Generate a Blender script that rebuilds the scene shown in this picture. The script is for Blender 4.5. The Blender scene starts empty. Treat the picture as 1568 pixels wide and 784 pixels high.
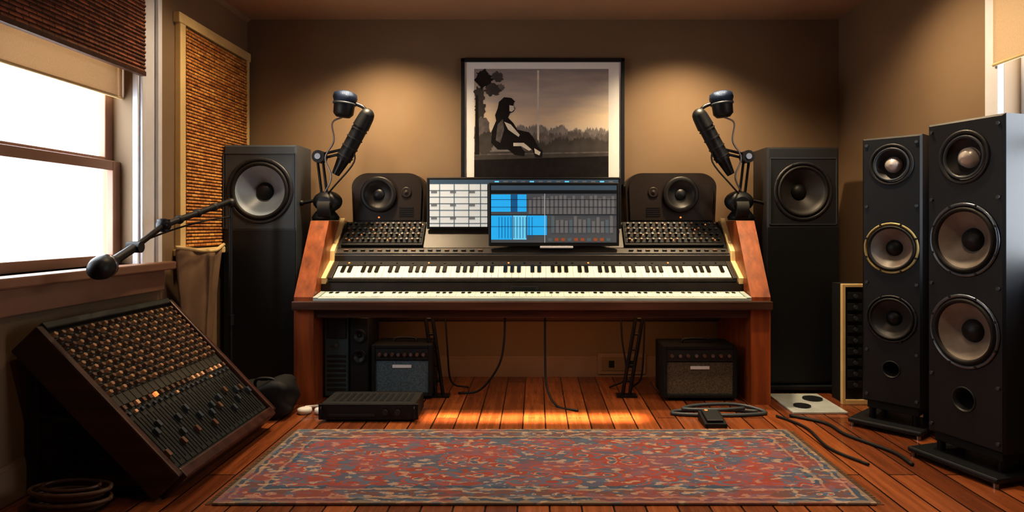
import bpy, bmesh, math, random
from mathutils import Vector, Matrix
random.seed(7)
scene=bpy.context.scene
scene.view_settings.view_transform='Standard'
try: scene.view_settings.look='Medium High Contrast'
except Exception: scene.view_settings.look='None'

# ------------------------------------------------------------ materials
def c(r,g,b):
    f=lambda v:(v/255/12.92) if v/255<=0.04045 else ((v/255+0.055)/1.055)**2.4
    return (f(r),f(g),f(b),1)
def sc(col,k): return (min(col[0]*k,1),min(col[1]*k,1),min(col[2]*k,1),1)
def newmat(name):
    m=bpy.data.materials.new(name); m.use_nodes=True
    nt=m.node_tree; return m,nt,nt.nodes,nt.links,nt.nodes['Principled BSDF']
def mat(name,col,rough=.5,metal=0,var=.15,scale=8,bump=0,bscale=60,emis=0,coat=0,stretch=(1,1,1),spec=.5):
    m,nt,N,L,p=newmat(name)
    tc=N.new('ShaderNodeTexCoord'); mp=N.new('ShaderNodeMapping'); mp.inputs['Scale'].default_value=stretch
    L.new(tc.outputs['Object'],mp.inputs['Vector'])
    nz=N.new('ShaderNodeTexNoise'); nz.inputs['Scale'].default_value=scale; nz.inputs['Detail'].default_value=5
    L.new(mp.outputs[0],nz.inputs['Vector'])
    r=N.new('ShaderNodeValToRGB'); r.color_ramp.elements[0].position=.3; r.color_ramp.elements[1].position=.7
    r.color_ramp.elements[0].color=sc(col,1-var); r.color_ramp.elements[1].color=sc(col,1+var)
    L.new(nz.outputs['Fac'],r.inputs['Fac']); L.new(r.outputs[0],p.inputs['Base Color'])
    p.inputs['Roughness'].default_value=rough; p.inputs['Metallic'].default_value=metal
    p.inputs['Coat Weight'].default_value=coat; p.inputs['Specular IOR Level'].default_value=spec
    if bump:
        n2=N.new('ShaderNodeTexNoise'); n2.inputs['Scale'].default_value=bscale; L.new(mp.outputs[0],n2.inputs['Vector'])
        b=N.new('ShaderNodeBump'); b.inputs['Strength'].default_value=bump; b.inputs['Distance'].default_value=.01
        L.new(n2.outputs['Fac'],b.inputs['Height']); L.new(b.outputs[0],p.inputs['Normal'])
    if emis:
        L.new(r.outputs[0],p.inputs['Emission Color']); p.inputs['Emission Strength'].default_value=emis
    return m
def wood(name,col,rough=.4,axis=1,var=.45):
    st=[14,14,14]; st[axis]=1.2
    return mat(name,col,rough,var=var,scale=1.6,stretch=tuple(st),bump=.1,bscale=3,coat=.1)

M_wall=mat('wall_paint',c(134,112,88),.75,var=.05,scale=3,bump=.05,bscale=250)
M_ceil=mat('ceiling_paint',c(168,138,112),.8,var=.04,scale=3)
M_trim=mat('trim_paint',c(150,126,106),.5,var=.06)
M_cas=mat('window_casing_paint',c(226,227,232),.4,var=.05)
M_sash=mat('window_sash_paint',c(146,112,92),.45,var=.1)
M_cream=mat('cream_edge',c(220,194,142),.4,var=.1)
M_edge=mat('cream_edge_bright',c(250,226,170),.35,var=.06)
M_black=mat('black_satin',c(19,23,28),.48,var=.2,scale=20)
M_blackm=mat('black_matte',c(16,17,19),.7,var=.2,scale=30)
M_gray=mat('speaker_gray',c(64,71,79),.45,var=.12,scale=6)
M_gray2=mat('speaker_plate_dark',c(38,40,44),.48,var=.12,scale=6)
M_nf=mat('nearfield_brown_black',c(48,40,36),.42,var=.12,scale=6)
M_coneg=mat('cone_bluegray',c(142,157,174),.4,var=.12,scale=12)
M_coned=mat('cone_dark',c(58,57,58),.45,var=.15,scale=12)
M_conek=mat('cone_black',c(32,30,30),.45,var=.15,scale=12)
M_conet=mat('cone_taupe',c(130,121,114),.42,var=.2,scale=14)
M_ring=mat('ring_metal',c(112,122,134),.3,metal=.8,var=.15)
M_ringy=mat('ring_brass',c(176,162,112),.4,metal=.3,var=.2)
M_rub=mat('rubber',c(20,19,20),.6,var=.2)
M_dome=mat('tweeter_dome',c(215,208,204),.3,metal=.3,var=.1)
M_metal=mat('dark_metal',c(45,44,46),.35,metal=.7,var=.2)
M_steel=mat('steel',c(150,150,155),.3,metal=.9,var=.1)
M_blue=mat('mic_blue_grille',c(46,60,84),.35,metal=.6,var=.3,scale=80,bump=.4,bscale=300)
M_desk=wood('desk_wood_orange',c(146,78,40),.42,axis=2,var=.4)
M_deskd=wood('desk_wood_dark',c(78,50,38),.42,axis=0)
M_cons=mat('console_charcoal',c(46,40,36),.45,var=.2,scale=12)
M_mixw=wood('mixer_walnut',c(64,37,30),.42,axis=0)
M_mixp=mat('mixer_panel',c(52,50,43),.5,var=.2,scale=14)
M_mixp2=mat('mixer_panel_dark',c(34,38,36),.5,var=.2,scale=14)
M_knob=mat('knob_tan',c(166,126,92),.45,var=.3,scale=30)
M_knobd=mat('knob_brown',c(102,76,58),.5,var=.3,scale=30)
M_led=mat('led_orange',c(255,150,80),.4,emis=.8)
M_cap=mat('button_peach',c(226,176,136),.4,var=.15)
M_white=mat('white_key',c(236,236,226),.3,var=.05)
M_paper=mat('white_paper',c(225,225,228),.6,var=.05)
M_blk=mat('black_key',c(14,14,15),.3,var=.1)
M_pale=mat('pale_green_trim',c(186,200,196),.3,var=.1)
M_teal=mat('case_teal_gray',c(70,90,98),.45,var=.15)
M_cloth=mat('speaker_cloth',c(96,86,72),.85,var=.5,scale=120,bump=.5,bscale=300)
M_clothb=mat('speaker_cloth_blue',c(88,106,116),.85,var=.4,scale=120,bump=.5,bscale=300)
M_curt=mat('curtain_beige',c(122,98,76),.85,var=.12,scale=10,bump=.2,bscale=200)
M_lampw=mat('downlight_trim',c(220,210,195),.5)
M_lampe=mat('downlight_bulb',c(255,214,160),.5,emis=6)

# floor
def floor_mat():
    m,nt,N,L,p=newmat('floor_planks')
    tc=N.new('ShaderNodeTexCoord'); sp=N.new('ShaderNodeSeparateXYZ'); cb=N.new('ShaderNodeCombineXYZ')
    L.new(tc.outputs['Object'],sp.inputs[0]); L.new(sp.outputs['Y'],cb.inputs['X']); L.new(sp.outputs['X'],cb.inputs['Y'])
    br=N.new('ShaderNodeTexBrick'); br.inputs['Scale'].default_value=1
    br.inputs['Brick Width'].default_value=1.7; br.inputs['Row Height'].default_value=.125
    br.inputs['Mortar Size'].default_value=.004; br.inputs['Mortar Smooth'].default_value=.2
    br.inputs['Color1'].default_value=c(154,90,52); br.inputs['Color2'].default_value=c(106,58,34); br.inputs['Mortar'].default_value=c(26,14,9)
    L.new(cb.outputs[0],br.inputs['Vector'])
    mp=N.new('ShaderNodeMapping'); mp.inputs['Scale'].default_value=(1.5,22,1); L.new(cb.outputs[0],mp.inputs[0])
    nz=N.new('ShaderNodeTexNoise'); nz.inputs['Scale'].default_value=1.5; nz.inputs['Detail'].default_value=8; L.new(mp.outputs[0],nz.inputs['Vector'])
    mx=N.new('ShaderNodeMix'); mx.data_type='RGBA'; mx.blend_type='OVERLAY'; mx.inputs['Factor'].default_value=.7
    L.new(br.outputs['Color'],mx.inputs[6]); L.new(nz.outputs['Fac'],mx.inputs[7]); L.new(mx.outputs[2],p.inputs['Base Color'])
    rr=N.new('ShaderNodeMapRange'); rr.inputs[3].default_value=.16; rr.inputs[4].default_value=.38; L.new(nz.outputs['Fac'],rr.inputs[0]); L.new(rr.outputs[0],p.inputs['Roughness'])
    p.inputs['Coat Weight'].default_value=.25; p.inputs['Coat Roughness'].default_value=.15
    b=N.new('ShaderNodeBump'); b.inputs['Strength'].default_value=.4; b.inputs['Distance'].default_value=.003; b.invert=True
    L.new(br.outputs['Fac'],b.inputs['Height']); L.new(b.outputs[0],p.inputs['Normal'])
    return m
M_floor=floor_mat()
def woven_mat(name,c1,c2,mo):
    m,nt,N,L,p=newmat(name)
    tc=N.new('ShaderNodeTexCoord'); sp=N.new('ShaderNodeSeparateXYZ'); cb=N.new('ShaderNodeCombineXYZ')
    L.new(tc.outputs['Object'],sp.inputs[0]); L.new(sp.outputs['Y'],cb.inputs['X']); L.new(sp.outputs['Z'],cb.inputs['Y'])
    br=N.new('ShaderNodeTexBrick'); br.inputs['Scale'].default_value=1
    br.inputs['Brick Width'].default_value=.07; br.inputs['Row Height'].default_value=.02
    br.inputs['Mortar Size'].default_value=.0025; br.inputs['Color1'].default_value=c1; br.inputs['Color2'].default_value=c2; br.inputs['Mortar'].default_value=mo
    L.new(cb.outputs[0],br.inputs['Vector'])
    nz=N.new('ShaderNodeTexNoise'); nz.inputs['Scale'].default_value=25; L.new(cb.outputs[0],nz.inputs['Vector'])
    mx=N.new('ShaderNodeMix'); mx.data_type='RGBA'; mx.blend_type='OVERLAY'; mx.inputs['Factor'].default_value=.8
    L.new(br.outputs['Color'],mx.inputs[6]); L.new(nz.outputs['Fac'],mx.inputs[7]); L.new(mx.outputs[2],p.inputs['Base Color'])
    p.inputs['Roughness'].default_value=.7
    return m
M_wov=woven_mat('woven_blind_dark',c(168,102,70),c(114,68,50),c(40,24,18))
M_wov2=woven_mat('woven_blind_amber',c(226,164,90),c(168,106,56),c(64,38,22))
def shade_mat():
    m,nt,N,L,p=newmat('roller_shade_cloth')
    nz=N.new('ShaderNodeTexNoise'); nz.inputs['Scale'].default_value=200
    r=N.new('ShaderNodeValToRGB'); r.color_ramp.elements[0].color=c(205,180,150); r.color_ramp.elements[1].color=c(225,205,175)
    L.new(nz.outputs['Fac'],r.inputs[0])
    d=N.new('ShaderNodeBsdfDiffuse'); t=N.new('ShaderNodeBsdfTranslucent'); mx=N.new('ShaderNodeMixShader'); mx.inputs[0].default_value=.28
    L.new(r.outputs[0],d.inputs[0]); L.new(r.outputs[0],t.inputs[0]); L.new(d.outputs[0],mx.inputs[1]); L.new(t.outputs[0],mx.inputs[2])
    L.new(mx.outputs[0],N['Material Output'].inputs[0]); return m
M_shade=shade_mat()
def rug_mat(W,H):
    m,nt,N,L,p=newmat('persian_rug_pile')
    tc=N.new('ShaderNodeTexCoord'); sp=N.new('ShaderNodeSeparateXYZ'); L.new(tc.outputs['Object'],sp.inputs[0])
    def ma(op,a,b=None):
        n=N.new('ShaderNodeMath'); n.operation=op
        for i,v in enumerate((a,b)):
            if v is None: continue
            if isinstance(v,(int,float)): n.inputs[i].default_value=v
            else: L.new(v,n.inputs[i])
        return n.outputs[0]
    def mix(f,a,b):
        n=N.new('ShaderNodeMix'); n.data_type='RGBA'
        if isinstance(f,(int,float)): n.inputs['Factor'].default_value=f
        else: L.new(f,n.inputs['Factor'])
        for i,v in((6,a),(7,b)):
            if isinstance(v,tuple): n.inputs[i].default_value=v
            else: L.new(v,n.inputs[i])
        return n.outputs[2]
    def ramp(fac,st):
        r=N.new('ShaderNodeValToRGB'); cr=r.color_ramp; cr.interpolation='CONSTANT'
        cr.elements[0].position=st[0][0]; cr.elements[0].color=st[0][1]; cr.elements[1].position=st[1][0]; cr.elements[1].color=st[1][1]
        for pz,cc in st[2:]:
            q=cr.elements.new(pz); q.color=cc
        L.new(fac,r.inputs[0]); return r.outputs[0]
    ex=ma('SUBTRACT',W/2,ma('ABSOLUTE',sp.outputs['X'])); ey=ma('SUBTRACT',H/2,ma('ABSOLUTE',sp.outputs['Y']))
    n0=N.new('ShaderNodeTexNoise'); n0.inputs['Scale'].default_value=18; L.new(tc.outputs['Object'],n0.inputs['Vector'])
    e=ma('ADD',ma('MULTIPLY',ma('MINIMUM',ex,ey),2.0),ma('MULTIPLY',ma('SUBTRACT',n0.outputs['Fac'],.5),.09))
    base=ramp(e,[(0,c(128,112,98)),(.04,c(72,80,94)),(.08,c(150,126,106)),(.11,c(96,74,74)),(.25,c(144,122,106)),(.28,c(70,82,98)),(.33,c(134,74,66))])
    inb=ma('GREATER_THAN',e,.33)
    ax=ma('ABSOLUTE',sp.outputs['X']); ay=ma('ABSOLUTE',sp.outputs['Y']); cb=N.new('ShaderNodeCombineXYZ'); L.new(ax,cb.inputs[0]); L.new(ay,cb.inputs[1])
    mp=N.new('ShaderNodeMapping'); mp.inputs['Scale'].default_value=(1,1.5,1); L.new(cb.outputs[0],mp.inputs[0])
    nw=N.new('ShaderNodeTexNoise'); nw.inputs['Scale'].default_value=10; L.new(mp.outputs[0],nw.inputs['Vector'])
    vm=N.new('ShaderNodeVectorMath'); vm.operation='MULTIPLY_ADD'; vm.inputs[1].default_value=(.09,.09,0); L.new(nw.outputs['Color'],vm.inputs[0]); L.new(mp.outputs[0],vm.inputs[2])
    vo=N.new('ShaderNodeTexVoronoi'); vo.inputs['Scale'].default_value=7.5; vo.inputs['Randomness'].default_value=.8; L.new(vm.outputs[0],vo.inputs['Vector'])
    fld=ramp(vo.outputs['Distance'],[(0,c(182,158,134)),(.09,c(146,72,64)),(.17,c(74,90,110)),(.28,c(168,140,118)),(.32,c(140,70,62)),(.45,c(88,102,120)),(.55,c(146,82,72)),(.64,c(78,92,110))])
    vb=N.new('ShaderNodeTexVoronoi'); vb.inputs['Scale'].default_value=15; vb.inputs['Randomness'].default_value=.5; L.new(vm.outputs[0],vb.inputs['Vector'])
    brd=ramp(vb.outputs['Distance'],[(0,c(156,88,76)),(.16,c(172,150,128)),(.26,c(78,90,108)),(.42,c(110,80,76))])
    bm_=ma('MULTIPLY',ma('GREATER_THAN',e,.11),ma('LESS_THAN',e,.25))
    o=mix(ma('MULTIPLY',bm_,.8),base,brd)
    n1=N.new('ShaderNodeTexNoise'); n1.inputs['Scale'].default_value=8; n1.inputs['Detail'].default_value=5; L.new(mp.outputs[0],n1.inputs['Vector'])
    o=mix(ma('MULTIPLY',inb,ma('MULTIPLY',ma('GREATER_THAN',n1.outputs['Fac'],.40),.85)),o,fld)
    mp2=N.new('ShaderNodeMapping'); mp2.inputs['Scale'].default_value=(1,2.0,1); L.new(tc.outputs['Object'],mp2.inputs[0])
    n2=N.new('ShaderNodeTexNoise'); n2.inputs['Scale'].default_value=13; n2.inputs['Detail'].default_value=6; L.new(mp2.outputs[0],n2.inputs['Vector'])
    o=mix(ma('MULTIPLY',ma('GREATER_THAN',n2.outputs['Fac'],.555),.6),o,c(86,104,122))
    n3=N.new('ShaderNodeTexNoise'); n3.inputs['Scale'].default_value=17; n3.inputs['Detail'].default_value=6; L.new(mp2.outputs[0],n3.inputs['Vector'])
    o=mix(ma('MULTIPLY',ma('GREATER_THAN',n3.outputs['Fac'],.59),.6),o,c(184,156,132))
    # worn, redder centre field
    n4=N.new('ShaderNodeTexNoise'); n4.inputs['Scale'].default_value=3; n4.inputs['Detail'].default_value=5; L.new(mp2.outputs[0],n4.inputs['Vector'])
    o=mix(ma('MULTIPLY',ma('GREATER_THAN',n4.outputs['Fac'],.54),.35),o,c(158,70,60))
    L.new(o,p.inputs['Base Color'])
    p.inputs['Roughness'].default_value=.95; p.inputs['Specular IOR Level'].default_value=.2
    n5=N.new('ShaderNodeTexNoise'); n5.inputs['Scale'].default_value=300; L.new(tc.outputs['Object'],n5.inputs['Vector'])
    b=N.new('ShaderNodeBump'); b.inputs['Strength'].default_value=.4; b.inputs['Distance'].default_value=.004; L.new(n5.outputs['Fac'],b.inputs['Height']); L.new(b.outputs[0],p.inputs['Normal'])
    return m

# ------------------------------------------------------------ mesh builder
class B:
    def __init__(s,name,M=None):
        s.name=name; s.V=[]; s.F=[]; s.mi=[]; s.sm=[]; s.mats=[]; s.M=M or Matrix.Identity(4)
    def raw(s,vs,fs,m,smooth=False):
        if m not in s.mats: s.mats.append(m)
        k=s.mats.index(m); o=len(s.V)
        s.V+=[s.M@Vector(v) for v in vs]
        for f in fs: s.F.append([o+i for i in f]); s.mi.append(k); s.sm.append(smooth)
    def bmadd(s,bm,m,smooth=False):
        bm.verts.index_update()
        s.raw([v.co.copy() for v in bm.verts],[[v.index for v in f.verts] for f in bm.faces],m,smooth); bm.free()
    def box(s,x0,x1,y0,y1,z0,z1,m,bev=0,rot=None,seg=2):
        bm=bmesh.new(); bmesh.ops.create_cube(bm,size=1)
        bmesh.ops.scale(bm,vec=(abs(x1-x0),abs(y1-y0),abs(z1-z0)),verts=bm.verts)
        if bev: bmesh.ops.bevel(bm,geom=bm.edges[:],offset=bev,segments=seg,affect='EDGES',profile=.5)
        T=Matrix.Translation(((x0+x1)/2,(y0+y1)/2,(z0+z1)/2))
        if rot is not None: T=T@rot
        bm.transform(T); s.bmadd(bm,m)
    def cyl(s,p,q,r,m,r2=None,seg=16,caps=True):
        p=Vector(p);q=Vector(q); r2=r if r2 is None else r2
        a=(q-p).normalized(); u=a.orthogonal().normalized(); w=a.cross(u)
        vs=[];fs=[]
        for base,rr in((p,r),(q,r2)):
            for i in range(seg):
                t=2*math.pi*i/seg; vs.append(base+(u*math.cos(t)+w*math.sin(t))*rr)
        for i in range(seg): fs.append([i,(i+1)%seg,seg+(i+1)%seg,seg+i])
        s.raw(vs,fs,m,True)
        if caps: s.raw(vs,[list(range(seg))[::-1],list(range(seg,2*seg))],m,False)
    def lathe(s,prof,o,axis,m,seg=32,smooth=True):
        o=Vector(o); a=Vector(axis).normalized(); u=a.orthogonal().normalized(); w=a.cross(u)
        vs=[];fs=[];n=len(prof)
        for r,h in prof:
            for i in range(seg):
                t=2*math.pi*i/seg; vs.append(o+a*h+(u*math.cos(t)+w*math.sin(t))*max(r,1e-4))
        for j in range(n-1):
            for i in range(seg):
                fs.append([j*seg+i,j*seg+(i+1)%seg,(j+1)*seg+(i+1)%seg,(j+1)*seg+i])
        s.raw(vs,fs,m,smooth)
    def sph(s,cc,r,m,scale=(1,1,1),seg=20):
        bm=bmesh.new(); bmesh.ops.create_uvsphere(bm,u_segments=seg,v_segments=seg//2,radius=r)
        bmesh.ops.scale(bm,vec=scale,verts=bm.verts); bmesh.ops.translate(bm,vec=cc,verts=bm.verts); s.bmadd(bm,m,True)
    def prism(s,prof,axis,a0,a1,m):
        def P(u,v,t): return (t,u,v) if axis=='x' else ((u,t,v) if axis=='y' else (u,v,t))
        n=len(prof); vs=[P(u,v,a0) for u,v in prof]+[P(u,v,a1) for u,v in prof]
        fs=[list(range(n)),list(range(n,2*n))[::-1]]+[[i,n+i,n+(i+1)%n,(i+1)%n] for i in range(n)]
        s.raw(vs,fs,m)
    def tube(s,pts,r,m,res=6,seg=8):
        P=[Vector(p) for p in pts]; Q=[]
        if len(P)>2:
            E=[P[0]*2-P[1]]+P+[P[-1]*2-P[-2]]
            for i in range(1,len(E)-2):
                for k in range(res):
                    t=k/res; a,b,cc,d=E[i-1],E[i],E[i+1],E[i+2]
                    Q.append(.5*((2*b)+(cc-a)*t+(2*a-5*b+4*cc-d)*t*t+(3*b-a-3*cc+d)*t**3))
            Q.append(P[-1])
        else: Q=P
        vs=[];fs=[];u=None
        for i,q in enumerate(Q):
            a=(Q[min(i+1,len(Q)-1)]-Q[max(i-1,0)]).normalized()
            u=a.orthogonal().normalized() if u is None else (u-a*u.dot(a)).normalized()
            w=a.cross(u)
            for k in range(seg):
                t=2*math.pi*k/seg; vs.append(q+(u*math.cos(t)+w*math.sin(t))*r)
        n=len(Q)
        for i in range(n-1):
            for k in range(seg): fs.append([i*seg+k,i*seg+(k+1)%seg,(i+1)*seg+(k+1)%seg,(i+1)*seg+k])
        fs.append(list(range(seg))[::-1]); fs.append([(n-1)*seg+k for k in range(seg)])
        s.raw(vs,fs,m,True)
    def holecell(s,x0,x1,z0,z1,cx,cz,r,y,m):
        an=[2*math.pi*i/48 for i in range(48)]
        for X in(x0,x1):
            for Z in(z0,z1): an.append(math.atan2(Z-cz,X-cx)%(2*math.pi))
        an=sorted(set(round(a,6) for a in an)); vs=[];n=len(an)
        for a in an: vs.append((cx+r*math.cos(a),y,cz+r*math.sin(a)))
        for a in an:
            dx,dz=math.cos(a),math.sin(a); t=1e9
            if dx>1e-6:t=min(t,(x1-cx)/dx)
            if dx<-1e-6:t=min(t,(x0-cx)/dx)
            if dz>1e-6:t=min(t,(z1-cz)/dz)
            if dz<-1e-6:t=min(t,(z0-cz)/dz)
            vs.append((cx+dx*t,y,cz+dz*t))
        s.raw(vs,[[i,(i+1)%n,n+(i+1)%n,n+i] for i in range(n)],m)
    def cabinet(s,x0,x1,y0,y1,z0,z1,holes,mb,mf,ch=.008):
        rings=[(x0+ch,x1-ch,y0,z0+ch,z1-ch),(x0,x1,y0+ch,z0,z1),(x0,x1,y1,z0,z1)]
        vs=[]
        for a,b,y,d,e in rings: vs+=[(a,y,d),(b,y,d),(b,y,e),(a,y,e)]
        fs=[]
        for j in range(2):
            for i in range(4): fs.append([j*4+i,j*4+(i+1)%4,j*4+4+(i+1)%4,j*4+4+i])
        fs.append([8,9,10,11]); s.raw(vs,fs,mb)
        a,b,d,e=x0+ch,x1-ch,z0+ch,z1-ch; z=d
        for cx,cz,r in sorted(holes,key=lambda h:h[1]):
            m0,m1=cz-r-.003,cz+r+.003
            if m0>z: s.raw([(a,y0,z),(b,y0,z),(b,y0,m0),(a,y0,m0)],[[0,1,2,3]],mf)
            s.holecell(a,b,m0,m1,cx,cz,r,y0,mf); z=m1
        s.raw([(a,y0,z),(b,y0,z),(b,y0,e),(a,y0,e)],[[0,1,2,3]],mf)
    def driver(s,cx,y,cz,R,mring,mcone,mcap,cap=.32,depth=.4,rw=.09,screws=0):
        o=(cx,y,cz); ax=(0,-1,0)
        s.lathe([(R*1.0,-.01),(R*(1+rw),0),(R*(1+rw),.006),(R*(1+rw*.5),.010),(R,.008),(R*.97,0)],o,ax,mring,40)
        s.lathe([(R*.97,0),(R*.93,.012),(R*.87,.014),(R*.82,0)],o,ax,M_rub,40)
        s.lathe([(R*.82,0),(R*.6,-R*depth*.5),(R*cap,-R*depth)],o,ax,mcone,40)
        s.lathe([(R*cap,-R*depth),(R*cap*.85,-R*depth+R*cap*.3),(R*cap*.5,-R*depth+R*cap*.48),(0,-R*depth+R*cap*.55)],o,ax,mcap,32)
        for i in range(screws):
            t=2*math.pi*(i+.5)/screws; x,z=cx+R*(1+rw*.5)*math.cos(t),cz+R*(1+rw*.5)*math.sin(t)
            s.cyl((x,y,z),(x,y-.012,z),.006,M_black,seg=8)
    def finish(s):
        me=bpy.data.meshes.new(s.name); vs=s.V
        xs=[v.x for v in vs];ys=[v.y for v in vs];zs=[v.z for v in vs]
        o=Vector(((min(xs)+max(xs))/2,(min(ys)+max(ys))/2,min(zs)))
        me.from_pydata([tuple(v-o) for v in vs],[],s.F)
        for m in s.mats: me.materials.append(m)
        for p,k,sm in zip(me.polygons,s.mi,s.sm): p.material_index=k; p.use_smooth=sm
        bm=bmesh.new(); bm.from_mesh(me); bmesh.ops.recalc_face_normals(bm,faces=bm.faces); bm.to_mesh(me); bm.free()
        ob=bpy.data.objects.new(s.name,me); ob.location=o; scene.collection.objects.link(ob); return ob
Rx=lambda a:Matrix.Rotation(a,4,'X'); Rz=lambda a:Matrix.Rotation(a,4,'Z'); Ry=lambda a:Matrix.Rotation(a,4,'Y')
T=lambda *a:Matrix.Translation(a)

# ------------------------------------------------------------ room shell (metres)
XL,XR,YB,YF,H=-2.10,2.21,4.76,-.7,2.60
def wall(name,x0,x1,holes):
    b=B(name); y=YF-.15
    for (a0,a1,h0,h1) in sorted(holes):
        b.box(x0,x1,y,a0,0,H,M_wall); b.box(x0,x1,a0,a1,0,h0,M_wall); b.box(x0,x1,a0,a1,h1,H,M_wall); y=a1
    b.box(x0,x1,y,YB+.15,0,H,M_wall); b.finish()
wall('wall_left',XL-.15,XL,[(2.50,3.40,.90,2.42)])
wall('wall_right',XR,XR+.15,[(2.1,3.08,.9,2.42)])
b=B('wall_back'); b.box(XL,XR,YB,YB+.15,0,H,M_wall); b.finish()
b=B('wall_front'); b.box(XL,XR,YF-.15,YF,0,H,M_wall); b.finish()
b=B('floor'); b.box(XL-.15,XR+.15,YF-.15,YB+.15,-.1,0,M_floor); b.finish()
b=B('ceiling'); b.box(XL-.15,XR+.15,YF-.15,YB+.15,H,H+.1,M_ceil); b.finish()
b=B('baseboard_back'); b.box(XL,XR,YB-.018,YB,0,.13,M_trim); b.box(XL,XR,YB-.012,YB,.13,.15,M_trim); b.finish()
b=B('baseboard_left'); b.box(XL,XL+.018,YF,YB-.02,0,.13,M_trim); b.box(XL,XL+.012,YF,YB-.02,.13,.15,M_trim); b.finish()
b=B('baseboard_right'); b.box(XR-.018,XR,YF,YB-.02,0,.13,M_trim); b.box(XR-.012,XR,YF,YB-.02,.13,.15,M_trim); b.finish()
b=B('trim_1'); b.prism([(XL,2.6),(XL,2.575),(XL+.012,2.585),(XL+.025,2.6)],'y',YF,YB,M_trim); b.finish()

# left window with double-hung sash
b=B('window_1')
y0,y1,z0,z1=2.50,3.40,.90,2.42
b.box(XL,XL+.03,y1,y1+.20,.86,2.52,M_cas,.004); b.box(XL+.03,XL+.045,y1+.015,y1+.045,.88,2.50,M_cas,.004); b.box(XL+.03,XL+.05,y1+.15,y1+.19,.88,2.50,M_cas,.006)
b.box(XL,XL+.03,y0-.12,y0,.86,2.52,M_cas,.004); b.box(XL,XL+.035,y0-.14,y1+.2,2.42,2.54,M_cas,.004)
b.box(XL-.1,XL+.09,y0-.16,y1+.26,.855,.90,M_sash,.008)      # stool
b.box(XL,XL+.035,y0-.12,y1+.24,.74,.855,M_sash,.006)         # apron
for (a,bb,zz0,zz1,xo) in((y0,y1,.90,1.43,-.06),(y0,y1,1.40,2.42,-.10)):
    x0,x1=XL+xo-.035,XL+xo
    b.box(x0,x1,a,a+.06,zz0,zz1,M_sash,.004); b.box(x0,x1,bb-.06,bb,zz0,zz1,M_sash,.004)
    b.box(x0,x1,a+.06,bb-.06,zz0,zz0+.05,M_sash,.004); b.box(x0,x1,a+.06,bb-.06,zz1-.05,zz1,M_sash,.004)
# roller shade is part of the window unit
b.box(XL-.05,XL-.045,y0+.01,y1-.01,1.76,2.40,M_shade); b.cyl((XL-.048,y0+.01,1.76),(XL-.048,y1-.01,1.76),.008,M_cream)
b.finish()
def rods(b,x,ya,yb,za,zb,m,pitch=.02):
    z=za; i=0
    while z<zb:
        b.cyl((x+(.003 if i%2 else 0),ya,z),(x+(.003 if i%2 else 0),yb,z),pitch*.52,m,seg=8); z+=pitch; i+=1
b=B('woven_blind'); rods(b,XL+.06,y0-.1,y1-.0,1.90,2.55,M_wov)
b.box(XL+.045,XL+.075,y0-.1,y1,1.875,1.90,M_deskd,.003)
b.finish()

# second window: casing with lowered woven shade
b=B('window_2'); ya,yb=3.86,4.68
b.box(XL,XL+.035,ya-.06,ya,.92,2.34,M_cream,.004); b.box(XL,XL+.035,yb,yb+.04,.92,2.34,M_cream,.004)
b.box(XL,XL+.04,ya-.08,yb+.05,2.28,2.34,M_cream,.004); b.box(XL,XL+.06,ya-.08,yb+.05,.92,.96,M_cream,.006); b.finish()
b=B('woven_blind'); rods(b,XL+.025,ya+.005,yb-.005,.98,2.27,M_wov2,.02); b.finish()

# right window
b=B('window_3'); a,bb=2.1,3.08
b.box(XR-.03,XR,bb,bb+.09,.84,2.50,M_cas,.004); b.box(XR-.03,XR,a-.09,a,.84,2.50,M_cas,.004); b.box(XR-.03,XR,a-.09,bb+.09,2.42,2.52,M_cas,.004)
b.box(XR-.05,XR+.08,a-.1,bb+.1,.86,.90,M_cas,.006)
x0,x1=XR+.08,XR+.12
b.box(x0,x1,a,a+.05,.9,2.42,M_cas); b.box(x0,x1,bb-.05,bb,.9,2.42,M_cas); b.box(x0,x1,a,bb,1.45,1.5,M_cas); b.box(x0,x1,a,bb,.9,.95,M_cas); b.box(x0,x1,a,bb,2.37,2.42,M_cas)
b.box(XR-.038,XR-.034,a-.04,bb+.02,1.86,2.46,M_shade); b.cyl((XR-.036,a-.04,1.86),(XR-.036,bb+.02,1.86),.008,M_cream)
b.finish()

# draped curtain below the shaded window
b=B('curtain'); nu,nv=50,28; vs=[];fs=[]
for j in range(nv+1):
    v=j/nv
    for i in range(nu+1):
        u=i/nu
        y=3.68+u*(.56-.20*v)+.30*v*v*(1-u)*.6
        x=XL+.07+.07*math.sin(math.pi*min(1,u*1.05))*(1-.3*v)+.010*math.sin(u*17+v*3)
        z=.965-.80*v*(1-.12*u)-.03*math.sin(math.pi*u)*(1-v)
        vs.append((x,y,z))
for j in range(nv):
    for i in range(nu):
        k=j*(nu+1)+i; fs.append([k,k+1,k+nu+2,k+nu+1])
b.raw(vs,fs,M_curt,True)
b.tube([(XL+.075,3.68,.975),(XL+.14,3.95,.945),(XL+.075,4.24,.975)],.012,M_cream)
ob=b.finish(); md=ob.modifiers.new('s','SOLIDIFY'); md.thickness=.004

# ------------------------------------------------------------ rug
b=B('persian_rug'); rx0,rx1,ry0,ry1=-1.27,1.34,2.56,3.49
M_rug=rug_mat(rx1-rx0,ry1-ry0); b.box(rx0,rx1,ry0,ry1,.001,.012,M_rug,.003)
for i in range(90):
    y=ry0+.01+i*(ry1-ry0-.02)/89
    for sgn,x in((-1,rx0),(1,rx1)): b.cyl((x,y,.005),(x+sgn*.03,y+random.uniform(-.004,.004),.003),.002,M_curt,seg=5)
b.finish()

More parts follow.
